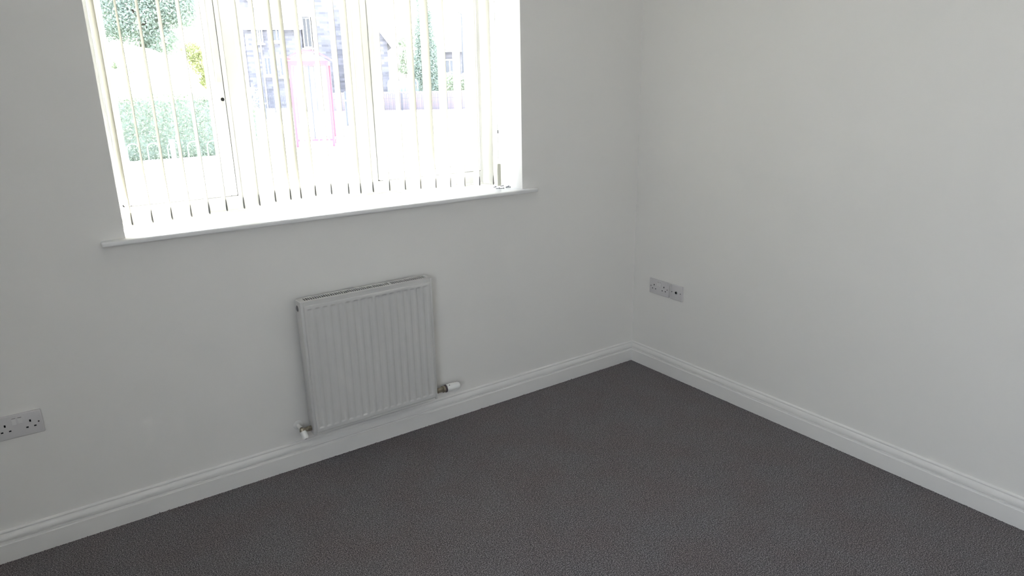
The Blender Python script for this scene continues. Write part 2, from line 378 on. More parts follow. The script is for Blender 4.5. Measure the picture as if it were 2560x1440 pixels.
# espagnolette handle of the left casement, lever hanging down, with a black key button
hx, hy = -2.087, FY-0.014
b = MB(); b.bbox((hx-0.013, hy-0.009, 1.535), (hx+0.011, hy+0.001, 1.638), 0.003, 3)
b.lathe([(0.0125,0),(0.0125,0.016),(0.0105,0.020)], (hx, hy-0.008, 1.578), (0,-1,0), 20)
n = 12; pts = []; rad = []
bm = bmesh.new(); rings = []
for i in range(n+1):
    t = i/n; z = 1.588 - t*0.105; ww = 0.0115*(1-0.55*t); yy = hy-0.026-0.010*math.sin(t*math.pi*0.55); dp = 0.0062*(1-0.35*t)
    rings.append([bm.verts.new((hx+ww*math.cos(a), yy+dp*math.sin(a), z)) for a in [k*math.pi/5 for k in range(10)]])
for i in range(n):
    for k in range(10): bm.faces.new((rings[i][k], rings[i][(k+1) % 10], rings[i+1][(k+1) % 10], rings[i+1][k]))
bm.faces.new(rings[0]); bm.faces.new(rings[-1][::-1])
b.addbm(bm); h = b.build('window_handle', M['plastic_white'], c1, smooth=50)
b = MB(); b.lathe([(0.0075,0),(0.0075,0.0035),(0.006,0.005)], (hx+0.001, hy-0.031, 1.570), (0,-1,0), 18); b.build('key_button', M['gasket'], c1)

# sill board: tongue in the reveal and rounded nosing with horns
b = MB(); SLx, SRx = -2.6236, -0.7188; st = 0.0188
poly = [(WL+0.0005, FY), (WL+0.0005, 0.0), (SLx, 0.0), (SLx, -0.035), (SRx, -0.035), (SRx, 0.0), (WR-0.0005, 0.0), (WR-0.0005, FY)]
bm = bmesh.new(); vb = [bm.verts.new((x, y, SZ-st)) for x, y in poly]; f = bm.faces.new(vb)
ex = bmesh.ops.extrude_face_region(bm, geom=[f]); vv = [g for g in ex['geom'] if isinstance(g, bmesh.types.BMVert)]
bmesh.ops.translate(bm, verts=vv, vec=(0, 0, st)); bmesh.ops.recalc_face_normals(bm, faces=bm.faces)
eds = [e for e in bm.edges if all(v.co.y < -0.01 for v in e.verts)] + [e for e in bm.edges if all(v.co.x < SLx+0.001 or v.co.x > SRx-0.001 for v in e.verts) and abs(e.verts[0].co.z-e.verts[1].co.z) < 1e-5 and e.calc_length() < 0.05]
bmesh.ops.bevel(bm, geom=list(set(eds)), offset=0.006, segments=4, profile=0.5, affect='EDGES')
b.addbm(bm); o = b.build('window_sill', M['sill'], smooth=30); struct(o, 'white glossy window sill board with rounded nosing', 'window sill')
o.name = 'trim_1'

# unseen eave added so direct sun stops at the sill's front edge
b = MB(); b.box((X0-0.6, TW, 2.42), (X1+1.2, 0.90, 2.46)); b.box((X0-0.6, 0.90, 2.392), (X1+1.2, 0.925, 2.60))
b.prism([(0.925, 2.60), (-3.8, 4.6), (-3.8, 4.5), (0.40, 2.50)], X0-0.6, X1+1.2, lambda p, t: (t, p[0], p[1]))
struct(b.build('sun_cut_eave', M['outer']), 'unseen roof eave added above the window outside to cut off the sun', 'roof')

# ------------------------------------------------------------------ vertical blind
SL = [(-2.509,-4.2,1.139),(-2.442,2.6,1.140),(-2.375,2.5,1.143),(-2.307,2.3,1.145),(-2.242,3.0,1.148),(-2.177,3.0,1.151),(-2.111,4.0,1.153),
      (-2.050,3.0,1.158),(-1.986,4.7,1.166),(-1.924,3.4,1.168),(-1.881,4.8,1.168),(-1.819,5.5,1.172),(-1.750,8.2,1.172),(-1.674,6.9,1.166),
      (-1.619,3.2,1.162),(-1.561,6.0,1.162),(-1.482,9.0,1.160),(-1.405,12.2,1.156),(-1.327,7.4,1.152),(-1.248,3.4,1.148),(-1.170,5.4,1.144),
      (-1.092,7.4,1.140),(-1.010,14.0,1.136),(-0.930,0.0,1.134)]
ZT = 2.085
blind = thing('vertical_blind', 'cream fabric vertical blind with open slats hanging inside the window reveal', 'blind', (-1.669, 0.09, ZT))
b = MB(); b.bbox((WL+0.004, 0.070, ZT+0.014), (WR-0.004, 0.115, ZT+0.050), 0.003, 2); b.build('headrail', M['plastic_white'], blind)
SW = 0.089
def slat(xn, ang, zb, sd):
    random.seed(sd); a = R(ang); dx, dy = math.sin(a), math.cos(a)
    bb = MB(); nu, nv = 8, 26; pk = 0.060; th = 0.0011
    bow = random.uniform(-0.003, 0.003); ph = random.random()*6
    zz0 = zb+pk
    def P(u, v, side):
        z = zz0 + (ZT-zz0)*v
        wv = 0.0012*math.sin(ph+v*9)*(1-abs(2*u-1)) + bow*math.sin(math.pi*v)*0.5 + (0.0018*math.sin(ph+v*60)*max(0, (v-0.90)*10) if u < .5 else 0)
        cu = 0.0022*(1-(2*u-1)**2)
        n_ = cu+wv+side*th/2
        return Vector((xn+dx*SW*u+dy*n_, 0.05+dy*SW*u-dx*n_, z))
    vs_ = []; fs_ = []
    for side in (-1, 1):
        for j in range(nv+1):
            for i in range(nu+1): vs_.append(P(i/nu, j/nv, side))
    K = (nu+1)*(nv+1)
    for j in range(nv):
        for i in range(nu):
            q = j*(nu+1)+i; fs_ += [(q, q+1, q+nu+2, q+nu+1), (K+q, K+q+nu+1, K+q+nu+2, K+q+1)]
    for j in range(nv):
        for i in (0, nu):
            q = j*(nu+1)+i; fs_.append((q, q+nu+1, K+q+nu+1, K+q) if i == 0 else (q, K+q, K+q+nu+1, q+nu+1))
    # pocket: teardrop sleeve, open at both ends
    tear = []
    for k in range(13):
        t = k/12; z = pk*(1-t); hw = 0.0034*math.sin(min(1, t*1.25)*math.pi/2)**1.3 if t < .85 else 0.0034*math.sqrt(max(0, 1-((t-.85)/.15)**2))
        tear.append((hw+0.0004, z))
    loop = [(hw, z) for hw, z in tear] + [(-hw, z) for hw, z in reversed(tear[:-1])]
    o_ = len(vs_)
    for u in [i/6 for i in range(7)]:
        for hw, z in loop:
            cu = 0.0022*(1-(2*u-1)**2); n_ = hw+cu
            vs_.append(Vector((xn+dx*SW*u+dy*n_, 0.05+dy*SW*u-dx*n_, zb+z)))
    n = len(loop)
    for i in range(6):
        for k in range(n-1): fs_.append((o_+i*n+k, o_+i*n+k+1, o_+(i+1)*n+k+1, o_+(i+1)*n+k))
    bb.add([v-Vector((0,0,0)) for v in vs_], fs_)
    s_ = bb.build('slat', M['slat'], blind, smooth=60)
    bw = MB()
    pr = [(0.0012, 0.0025), (0.0019, 0.007), (0.0019, 0.014), (0.0014, 0.032), (0.0006, 0.046), (-0.0006, 0.046), (-0.0014, 0.032), (-0.0019, 0.014), (-0.0019, 0.007), (-0.0012, 0.0025)]
    wv_ = []; wf_ = []; m_ = len(pr); us = [0.02+0.96*i/6 for i in range(7)]
    for u in us:
        cu = 0.0022*(1-(2*u-1)**2)
        for hw, z in pr: wv_.append((xn+dx*SW*u+dy*(hw+cu), 0.05+dy*SW*u-dx*(hw+cu), zb+z))
    for i in range(6):
        for k in range(m_): wf_.append((i*m_+k, i*m_+(k+1) % m_, (i+1)*m_+(k+1) % m_, (i+1)*m_+k))
    wf_ += [tuple(range(m_)), tuple(range(6*m_, 7*m_))]
    bw.add(wv_, wf_)
    bw.build('bottom_weight', M['weightshade_link'], s_)  # grey stands for the shade inside the slat pocket
    # carrier hook on top
    bc = MB(); cx_, cy_ = xn+dx*SW*.5, 0.05+dy*SW*.5
    bc.box((cx_-0.004, cy_-0.012, ZT-0.012), (cx_+0.006, cy_+0.012, ZT+0.014)); bc.build('carrier', M['plastic_white'], s_)
for i, (xn, ang, zb) in enumerate(SL): slat(xn, ang, zb, 10+i)
# bead chains linking the bottoms at the window side
for i in range(len(SL)-1):
    (xa, aa, za), (xb, ab, zb_) = SL[i], SL[i+1]
    A = Vector((xa+math.sin(R(aa))*SW*.97, 0.05+math.cos(R(aa))*SW*.97, za+0.022)); B = Vector((xb+math.sin(R(ab))*SW*.97, 0.05+math.cos(R(ab))*SW*.97, zb_+0.022))
    bb = MB(); N = 18
    for k in range(N+1):
        t = k/N; p = A.lerp(B, t); p.z -= 0.020*(1-(2*t-1)**2); bb.bead(p, 0.0011)
    bb.build('link_chain', M['plastic_white'], blind)
# control chain with tensioner box hanging at the right
cc = MB()
for (x_, y_) in ((-0.872, 0.094), (-0.866, 0.106)):
    z = 1.225
    while z < ZT+0.02:
        t = (z-1.225)/(ZT-1.225); cc.bead((x_+0.003*(1-t)+0.0015*math.sin(z*7), y_, z), 0.0021); z += 0.0056
cc.tube([(-0.868, 0.094, 1.22), (-0.870, 0.096, 1.6), (-0.872, 0.094, ZT+0.02)], 0.0007, 6).tube([(-0.863, 0.106, 1.22), (-0.864, 0.106, 1.6), (-0.866, 0.106, ZT+0.02)], 0.0007, 6)
ch = cc.build('control_chain', M['plastic_white'], blind)
b = MB(); b.lathe([(0.0015,0),(0.0030,0.003),(0.0030,0.014),(0.0015,0.017)], (-0.8685, 0.094, 1.375), (0,0,1), 12); b.build('chain_connector', M['weightshade_link'], ch, smooth=40)
b = MB(); b.bbox((-0.877, 0.091, 1.118), (-0.857, 0.108, 1.228), 0.003, 3); b.box((-0.8605, 0.0895, 1.125), (-0.8585, 0.0915, 1.224)); b.build('chain_weight', M['cream'], ch, smooth=40)

# loose screws lying at the right end of the sill
def screw(x, y, ang, ln, label):
    t = thing('screw', label, 'screw', (x, y, SZ), 'loose screws on the sill')
    a = R(ang); dx, dy = math.cos(a), math.sin(a); hr = 0.0038
    p0 = Vector((x, y, SZ+0.0021))
    bb = MB(); bb.lathe([(hr,0),(hr,0.0012),(0.0019,0.0036)], p0+Vector((0,0,0.0017)), (dx,dy,-0.05), 14); bb.build('head', M['steel'], t, smooth=40)
    pf = []; nt_ = int(ln/0.0016)
    for k in range(nt_): pf += [(0.0013, 0.0036+k*0.0016), (0.0021, 0.0036+k*0.0016+0.0007)]
    pf.append((0.0003, 0.0036+nt_*0.0016+0.003))
    bb = MB(); bb.lathe(pf, p0+Vector((0,0,0.0017)), (dx,dy,-0.05), 10); bb.build('thread', M['steel'], t)
SCR = [(1239.5,468.5,200,.013,'loose screw lying leftmost, beneath the last blind slat'),
       (1249,472,172,.016,'loose screw lying nearest the sill edge'),
       (1260,472,165,.018,'loose screw in the middle with its dark head towards the room corner'),
       (1258,466,183,.012,'short loose screw lying directly behind the middle one'),
       (1272,467,200,.022,'loose screw at the right, rear one of the crossed pair'),
       (1276,469,170,.022,'rightmost loose screw, front one of the crossed pair')]
def on_sill(px, py):
    d_ = fw + r2*((px-1280)/1725.23) - u2*((py-720)/1725.23); t = (SZ-CAM.z)/d_.z; return CAM + d_*t
for (px, py, an, ln, lb) in SCR:
    q = on_sill(px, py); screw(min(q.x, WR-0.008), q.y, an, ln, lb)

# ------------------------------------------------------------------ radiator
RX0, RX1, RZ0, RZ1, RYf, RYb = -1.977, -1.378, 0.172, 0.774, -0.0965, -0.032
rad = thing('radiator', 'white convector panel radiator with slotted top grille, mounted below the window', 'radiator', ((RX0+RX1)/2, -0.06, RZ0))
# front panel: pressed channels
def flute(x, z):
    pitch = 0.5336/16; c0 = -1.9455
    k = round((x-c0)/pitch); k = min(max(k, 0), 16); dx = abs(x-(c0+k*pitch))
    a = 1 - min(1, max(0, (dx-0.0040)/0.0105)); a = a*a*(3-2*a)
    e = min(1, max(0, (z-0.199)/0.0075))*min(1, max(0, (0.742-z)/0.0070)); e = e*e*(3-2*e)
    return a*e
PX0, PX1, PZ0, PZ1 = -1.968, -1.384, 0.180, 0.757
b = MB(); bm = bmesh.new()
xs = [PX0, PX0+0.0012, PX0+0.003, PX0+0.006] + [PX0+0.006+(PX1-PX0-0.012)*i/280 for i in range(1, 280)] + [PX1-0.006, PX1-0.003, PX1-0.0012, PX1]
zs = [PZ0, PZ0+0.0012, PZ0+0.003, PZ0+0.006, 0.192, 0.197, 0.199, 0.201, 0.203, 0.205, 0.207, 0.209, 0.212, 0.25] + [0.25+0.48*i/12 for i in range(1, 12)] + [0.730, 0.733, 0.735, 0.737, 0.739, 0.741, 0.743, 0.746, PZ1-0.006, PZ1-0.003, PZ1-0.0012, PZ1]
def edge(v, a, c):
    d_ = min(v-a, c-v); return 0.0 if d_ > 0.006 else 0.006*(1-math.sqrt(max(0, 1-((0.006-d_)/0.006)**2)))
vs_ = []
for z in zs:
    for x in xs: vs_.append((x, RYf-0.003+0.0042*flute(x, z)+min(0.006, edge(x, PX0, PX1)+edge(z, PZ0, PZ1)), z))
nx = len(xs); fs_ = [(j*nx+i, j*nx+i+1, (j+1)*nx+i+1, (j+1)*nx+i) for j in range(len(zs)-1) for i in range(nx-1)]
b.add(vs_, fs_); b.build('front_panel', M['enamel'], rad, smooth=50)
b = MB(); b.bbox((RX0+0.001, RYf+0.004, RZ0+0.006), (RX1-0.001, RYf+0.018, RZ1-0.020), 0.003, 2); b.build('water_panel', M['enamel'], rad)
b = MB(); b.box((RX0+0.004, RYf+0.0195, RZ0+0.02), (RX1-0.004, RYb-0.003, RZ1-0.010)); b.build('fins_shade_block', M['radiator_dark'], rad)  # solid dark block for the fins, painting the shade under the grille slots
# side covers
for nm, xa, xb in (('l', RX0-0.0015, RX0), ('r', RX1, RX1+0.0015)):
    b = MB(); b.bbox((xa-0.001, RYf+0.004, RZ0), (xb+0.001, RYb-0.002, RZ1-0.001), 0.001, 2)
    b.bbox((xa-0.001 if nm == 'l' else RX1-0.009, RYf+0.0005, RZ0), (RX0+0.009 if nm == 'l' else xb+0.001, RYf+0.006, RZ1-0.001), 0.0015, 2)
    b.build('side_cover', M['enamel'], rad, smooth=40)
# top grille: rim, front lip and cross bars
b = MB(); gz = RZ1; gx0, gx1, gy0, gy1 = -1.954, -1.394, -0.0775, -0.044
b.box((RX0, RYf+0.002, gz-0.003), (RX1, gy0, gz)).box((RX0, gy1, gz-0.003), (RX1, RYb, gz)).box((RX0, gy0, gz-0.003), (gx0, gy1, gz)).box((gx1, gy0, gz-0.003), (RX1, gy1, gz))
b.box((RX0+0.0092, RYf+0.0006, gz-0.018), (RX1-0.0092, RYf+0.004, gz-0.0005)).box((RX0, RYb-0.002, gz-0.018), (RX1, RYb, gz-0.001))
pitch = 0.0096; k = 0; x = gx0
while x < gx1-0.004:
    x2 = x+0.0060
    b.box((x2, gy0, gz-0.0025), (min(x+pitch, gx1), gy1, gz-0.0003)); x += pitch
b.box((-1.571, gy0, gz-0.0025), (-1.562, gy1, gz-0.0002))
b.build('top_grille', M['enamel'], rad)
for x in (-1.86, -1.50):
    b = MB(); b.box((x-0.012, RYb-0.001, 0.22), (x+0.012, -0.0005, 0.70)); b.build('wall_bracket', M['enamel'], rad)
b = MB(); b.lathe([(0.0105,0),(0.0105,0.0025),(0.0085,0.004),(0.004,0.004),(0.004,0.0025)], (RX0-0.0020, -0.052, 0.738), (-1,0,0), 20); o = b.build('vent_plug', M['steel'], rad, smooth=40)
b = MB(); b.lathe([(0.0130,0),(0.0130,0.0008)], (RX0-0.0022, -0.052, 0.738), (-1,0,0), 20); b.build('plug_shadow_ring', M['ring'], rad).name = 'plug_shade_ring'  # dark disc painting the shade round the plug's rim
# thermostatic valve at the right
vz, vy = 0.196, -0.066
b = MB(); b.tube([(RX1-0.004, vy, vz), (RX1+0.020, vy, vz)], 0.0105, 16).tube([(RX1+0.012, vy, vz), (RX1+0.052, vy, vz)], 0.0135, 6)
b.tube([(RX1+0.046, vy, vz), (RX1+0.062, vy, vz)], 0.0165, 20).tube([(RX1+0.022, vy, vz-0.004), (RX1+0.012, vy+0.03, vz-0.014), (RX1+0.008, -0.012, vz-0.016)], 0.0095, 12)
v = b.build('thermostatic_valve', M['brass'], rad, smooth=40); v['label'] = 'brass valve body with white thermostatic head'
b = MB(); b.lathe([(0.0175,0),(0.0190,0.002),(0.0190,0.008),(0.0175,0.010)], (RX1+0.058, vy, vz), (1,-0.08,0.03), 28); b.build('collar_ring', M['ring'], v, smooth=40)
b = MB(); b.lathe([(0.0170,0),(0.0190,0.004),(0.0198,0.020),(0.0192,0.048),(0.0172,0.062),(0.0130,0.069),(0.0060,0.072),(0.0,0.0725)], (RX1+0.067, vy-0.0007, vz+0.0002), (1,-0.08,0.03), 32)
for k in range(10):
    an = k*0.628; b.tube([(RX1+0.085, vy-0.002+0.0192*math.cos(an), vz+0.0192*math.sin(an)), (RX1+0.115, vy-0.004+0.0186*math.cos(an), vz+0.0186*math.sin(an))], 0.0012, 6)
b.build('thermostatic_head', M['plastic_white'], v, smooth=40)
b = MB(); b.box((RX1+0.078, vy-0.013, vz+0.0155), (RX1+0.0815, vy-0.009, vz+0.0185)); b.build('setting_mark', M['dark'], v)
b = MB(); b.tube([(RX1+0.008, -0.03, vz-0.0155), (RX1+0.008, 0.0, vz-0.016)], 0.0085, 14); b.lathe([(0.019,0),(0.019,0.003),(0.010,0.006)], (RX1+0.008, -0.0001, vz-0.016), (0,-1,0), 20); b.build('pipe', M['gloss'], v, smooth=40)
# lockshield valve at the left
lx, ly, lz = -2.018, -0.062, 0.196
b = MB(); b.tube([(RX0+0.004, ly, lz), (lx+0.006, ly, lz)], 0.0095, 14).tube([(RX0-0.004, ly, lz), (RX0-0.020, ly, lz)], 0.0125, 6).tube([(lx, ly+0.012, lz), (lx, -0.018, lz)], 0.0085, 12).lathe([(0.011,0),(0.013,0.01),(0.011,0.02)], (lx, ly+0.006, lz+0.007), (0,-0.35,-1), 14)
v2 = b.build('lockshield_valve', M['brass'], rad, smooth=40); v2['label'] = 'brass lockshield valve with white plastic cap'
b = MB(); b.lathe([(0.0125,0),(0.0140,0.004),(0.0140,0.026),(0.0120,0.034),(0.0110,0.035)], (lx, ly-0.001, lz-0.004), (0.12,-0.55,-0.80), 24); b.build('valve_cap', M['plastic_white'], v2, smooth=40)
ax = Vector((0.12,-0.55,-0.80)).normalized(); q = Vector((lx, ly-0.001, lz-0.004))+ax*0.0345
b = MB(); b.lathe([(0.0042,0),(0.0042,0.0012)], q, ax, 14); b.build('cap_screw_hole', M['dark'], v2)
b = MB(); b.tube([(lx, -0.045, lz), (lx, 0.0, lz)], 0.0088, 14).lathe([(0.021,0),(0.021,0.003),(0.012,0.007)], (lx, -0.0001, lz), (0,-1,0), 20); b.build('pipe', M['gloss'], v2, smooth=40)

# ------------------------------------------------------------------ sockets
def to_wall(face):
    """local (u right, v up, w out of the wall) -> world"""
    if face == 'front': return lambda o_, u, v, w: (o_[0]+u, -w, o_[2]+v)
    return lambda o_, u, v, w: (-w, o_[1]-u, o_[2]+v)
def fbox(F, o_, a, c, r=0.0, seg=2):
    (u0, v0, w0), (u1, v1, w1) = a, c
    P, Q = F(o_, u0, v0, w0), F(o_, u1, v1, w1)
    lo = [min(P[i], Q[i]) for i in range(3)]; hi = [max(P[i], Q[i]) for i in range(3)]
    m = MB(); return m.bbox(lo, hi, r, seg) if r else m.box(lo, hi)
def plate(F, o_, name, label, W):
    t = thing(name, label, 'socket', F(o_, 0, 0, 0))
    fbox(F, o_, (-W/2, -0.043, 0), (W/2, 0.043, 0.0095), 0.0032, 3).build('faceplate', M['plastic'], t, smooth=40)
    return t
def screwcap(F, o_, u, v, t):
    p = F(o_, u, v, 0.0094); q = F(o_, u, v, 0.0105); ax = Vector(q)-Vector(p)
    m = MB(); m.lathe([(0.0028,0),(0.0028,0.0004),(0.0022,0.0005)], p, ax, 14); m.build('screw', M['ring'], t)
def outlet(F, o_, uc, t):
    for (a, c) in (((uc-0.0026, 0.0050, 0.009), (uc+0.0026, 0.0135, 0.0098)), ((uc-0.0150, -0.0150, 0.009), (uc-0.0080, -0.0105, 0.0098)), ((uc+0.0080, -0.0150, 0.009), (uc+0.0150, -0.0105, 0.0098))):
        fbox(F, o_, a, c).build('pin_hole', M['dark'], t)
def rocker(F, o_, uc, t, on):
    P = [(-0.0062,-0.0105),(0.0062,-0.0105),(0.0062,0.0105),(-0.0062,0.0105)]
    hi, lo = (0.0125, 0.0098) if on else (0.0098, 0.0125)
    v_ = [F(o_, uc+u, 0.018+v, 0.009) for u, v in P] + [F(o_, uc+u, 0.018+v, lo if v < 0 else hi) for u, v in P]
    m = MB(); m.add(v_, [(0,1,2,3),(4,5,6,7),(0,1,5,4),(1,2,6,5),(2,3,7,6),(3,0,4,7)]); s_ = m.build('switch', M['switch'], t)
    zt = 0.026
    fbox(F, o_, (uc-0.0055, 0.0292, 0.0088), (uc+0.0055, 0.0304, 0.0099)).build('switch_gap', M['ring'], s_)
def double_socket(face, o_, label, on):
    F = to_wall(face); t = plate(F, o_, 'double_socket', label, 0.146)
    outlet(F, o_, -0.0365, t); outlet(F, o_, 0.0365, t); screwcap(F, o_, -0.0603, 0.0, t); screwcap(F, o_, 0.0603, 0.0, t)
    rocker(F, o_, -0.0085, t, on[0]); rocker(F, o_, 0.0085, t, on[1]); return t
double_socket('right', (0, -0.1337-0.073, 0.4542+0.043), 'white double socket on the right wall, beside the square aerial plate', (True, False))
double_socket('front', (-2.9022-0.073, 0, 0.4581+0.043), 'white double socket low on the window wall, left of the radiator', (False, True))
F = to_wall('right'); o_ = (0, -0.1337-0.156-0.043, 0.4542+0.043)
t = plate(F, o_, 'aerial_socket', 'square white aerial outlet plate on the right wall with one central hole', 0.086)
screwcap(F, o_, -0.0302, 0.0, t); screwcap(F, o_, 0.0302, 0.0, t)
p = Vector(F(o_, 0, 0.0, 0.0094))
m = MB(); m.lathe([(0.0082,0),(0.0082,0.0015),(0.0060,0.0025)], p, (-1,0,0), 24); m.build('aerial_connector', M['steel'], t, smooth=40)
m = MB(); m.lathe([(0.0056,0),(0.0056,0.0028)], p, (-1,0,0), 18); m.build('aerial_hole', M['dark'], t)

# ------------------------------------------------------------------ outside
GZ = -0.15
b = MB(); b.box((-60, -60, GZ-0.3), (90, 120, GZ-0.001)); struct(b.build('ground', M['paving']), 'pale sunlit paving and road outside the window', 'ground')
# grassy bank at the left behind the hedge
bm = bmesh.new(); b = MB(); NX, NY = 40, 14; g = []
for j in range(NY+1):
    for i in range(NX+1):
        x = -9+i*(14.2/NX); y = 22+j*(14/NY)
        a = 1/(1+math.exp((x-3.6)*1.6)); e = min(1, max(0, (y-22)/6.5)); e = e*e*(3-2*e)
        g.append((x, y, GZ-0.05+3.45*a*e+0.12*math.sin(x*1.7+y)*e*a))
b.add(g, [(j*(NX+1)+i, j*(NX+1)+i+1, (j+1)*(NX+1)+i+1, (j+1)*(NX+1)+i) for j in range(NY) for i in range(NX)])
struct(b.build('grass_bank', M['drygrass'], smooth=60), 'pale sunlit grassy bank behind the hedge', 'bank')

def leaves(pts_fn, n, size, seed):
    random.seed(seed); bb = MB()
    for _ in range(n):
        c = Vector(pts_fn()); a = Vector((random.uniform(-1,1), random.uniform(-1,1), random.uniform(-.6,1))).normalized()
        t1 = a.orthogonal().normalized(); t2 = a.cross(t1); an = random.random()*6.28
        u = (t1*math.cos(an)+t2*math.sin(an))*size*random.uniform(.6, 1.3); v = a.cross(u)*0.5
        bb.add([c-u, c+v*0.9, c+u, c-v*0.9], [(0,1,2,3)])
    return bb
# hedge
hedge = thing('hedge', 'clipped green hedge beyond the bow-top railings, left of the casement handle', 'hedge', (-0.2, 17.4, GZ))
b = MB(); bm = bmesh.new(); bmesh.ops.create_grid(bm, x_segments=30, y_segments=1, size=0.5); bm.free()
b.bbox((-4.2, 17.15, GZ), (2.6, 18.1, 1.30), 0.12, 3); b.build('inner_growth', M['leaf_dark'], hedge)
def hp():
    x = random.uniform(-4.3, 2.7); k = random.random()
    if k < .62: return (x, 17.1+random.gauss(0, .07), random.uniform(GZ, 1.38))
    return (x, random.uniform(17.0, 18.1), 1.34+abs(random.gauss(0, .09))+0.05*math.sin(x*3))
o = leaves(hp, 30000, 0.034, 1).build('foliage', M['leaf'], hedge); o['kind'] = 'stuff'

def tree(name, label, loc, trunk_h, trunk_r, blobs, n, size, m, seed, core=None):
    t = thing(name, label, 'tree' if 'shrub' not in name else 'shrub', loc)
    bb = MB(); x, y, z = loc
    bb.tube([(x, y, z), (x+.05, y, z+trunk_h*.5), (x, y, z+trunk_h)], [trunk_r, trunk_r*.8, trunk_r*.5], 10)
    for k, (bx, by, bz, br) in enumerate(blobs[:5]): bb.tube([(x, y, z+trunk_h*.7), ((x+bx)/2, (y+by)/2, (z+trunk_h+bz)/2), (bx, by, bz)], [trunk_r*.4, trunk_r*.25, trunk_r*.12], 6)
    bb.build('trunk', M['bark'], t)
    tot = sum(q[3]**2 for q in blobs)
    def fn():
        r_ = random.random()*tot
        for q in blobs:
            r_ -= q[3]**2
            if r_ <= 0: break
        dv = Vector((random.gauss(0,1), random.gauss(0,1), random.gauss(0,1))).normalized()*q[3]*random.uniform(.55, 1.08)
        return (q[0]+dv.x, q[1]+dv.y, q[2]+dv.z*.85)
    f_ = leaves(fn, n, size, seed).build('foliage', m, t); f_['kind'] = 'stuff'
    return t
random.seed(7)
bl = [(0.9,31,4.3,0.95),(2.0,31.2,4.4,1.25),(3.1,31,5.0,1.15),(3.7,30.6,4.6,0.75),(2.6,31,6.3,1.5),(1.2,31.5,6.6,1.3),(2.8,31,3.5,0.7),(0.2,31.3,5.6,1.0),(3.9,30.9,6.0,.9)]
tree('broadleaf_tree', 'large green broadleaf tree at the left above the pale bank', (2.2,31.5,2.9), 2.4, 0.22, bl, 34000, 0.07, M['leaf_dark'], 2)
tree('lime_tree', 'small lime green tree right of the large tree, beside the casement stile', (4.2,29.6,GZ), 1.9, 0.09, [(4.05,29.6,2.55,0.55),(4.4,29.5,2.1,0.5),(3.7,29.7,3.0,0.45),(4.1,29.6,1.7,0.4)], 6500, 0.05, M['leaf_lime'], 3)
# sprigs in front of the bank
tree('leafy_shrub', 'sprigs of a leafy shrub against the pale bank at the left', (0.4,26.2,0.6), 1.0, 0.03, [(0.15,26.2,2.4,0.35),(0.75,26.2,2.05,0.3),(1.0,26.2,1.85,0.22)], 500, 0.09, M['leaf'], 5)
# conifer and shrubs at the right
cb = [(22.15+random.uniform(-.15,.15), 43.8, 1.2+k*0.445, 1.10*(1-k/17)**.7+.12) for k in range(15)]
tree('conifer_tree', 'tall narrow dark green conifer at the right behind the railings', (22.15,43.8,GZ), 1.4, 0.15, cb, 18000, 0.085, M['leaf_dark'], 6)
tree('round_shrub', 'low green shrub at the foot of the conifer, right side', (22.3,40.4,GZ), .5, 0.05, [(22.0,40.3,1.6,0.75),(22.8,40.1,1.5,.8),(23.4,39.8,1.6,.7)], 3200, 0.10, M['leaf'], 8)
tree('lime_shrub', 'yellow green shrub left of the conifer, above the arched gates', (19.6,41.9,GZ), .8, 0.05, [(19.5,41.8,4.2,.45),(19.6,41.9,3.3,.5),(19.5,41.8,2.6,.55)], 2200, 0.09, M['leaf'], 9)
tree('garden_shrub', 'green shrub between the red kiosk and the broad mullion', (10.3,26.9,GZ), .8, 0.05, [(10.25,26.9,2.75,.42),(10.4,26.9,2.3,.4)], 1300, 0.08, M['leaf_dark'], 10)

def railing(name, label, A, B, n_bows, zb, zt, zr, m, post_at, rb=0.008):
    A, B = Vector(A), Vector(B); t = thing(name, label, 'railing', ((A.x+B.x)/2, (A.y+B.y)/2, zb))
    L_ = (B-A).length; d = (B-A)/L_; pitch = L_/n_bows; proto = None
    wv = pitch*0.62; bb = MB(); pts = [Vector((-wv/2, 0, 0)), Vector((-wv/2, 0, zt-zb-wv/2))]
    for k in range(1, 9): an = math.pi*(1-k/8); pts.append(Vector((wv/2*math.cos(an), 0, zt-zb-wv/2+wv/2*math.sin(an))))
    pts.append(Vector((wv/2, 0, 0))); bb.tube([Vector((d.x*p.x, d.y*p.x, p.z)) for p in pts], rb, 6)
    for i in range(n_bows):
        c = A + d*pitch*(i+.5)
        if proto is None:
            proto = bb.build('bow', m, t); o2 = proto
        else:
            o2 = proto.copy(); COL.objects.link(o2); o2.parent = t
        o2.location = Vector((c.x, c.y, zb)) - t.location
    for z in (zr, zb+0.12):
        r_ = MB(); q = Vector((0,0,z)); nrm = Vector((-d.y, d.x, 0))*0.012
        a0, b0 = Vector((A.x, A.y, z)), Vector((B.x, B.y, z))
        r_.add([a0-nrm, b0-nrm, b0+nrm, a0+nrm] + [v_+Vector((0,0,.02)) for v_ in (a0-nrm, b0-nrm, b0+nrm, a0+nrm)], [(0,1,2,3),(4,5,6,7),(0,1,5,4),(1,2,6,5),(2,3,7,6),(3,0,4,7)])
        r_.build('rail', m, t)
    for s_ in post_at:
        c = A + d*s_; r_ = MB(); r_.lathe([(0.030,0),(0.030,zt-zb+0.0),(0.038,zt-zb+0.002),(0.038,zt-zb+0.02),(0.022,zt-zb+0.035)], (c.x, c.y, zb), (0,0,1), 14); r_.build('post', m, t, smooth=40)
    return t
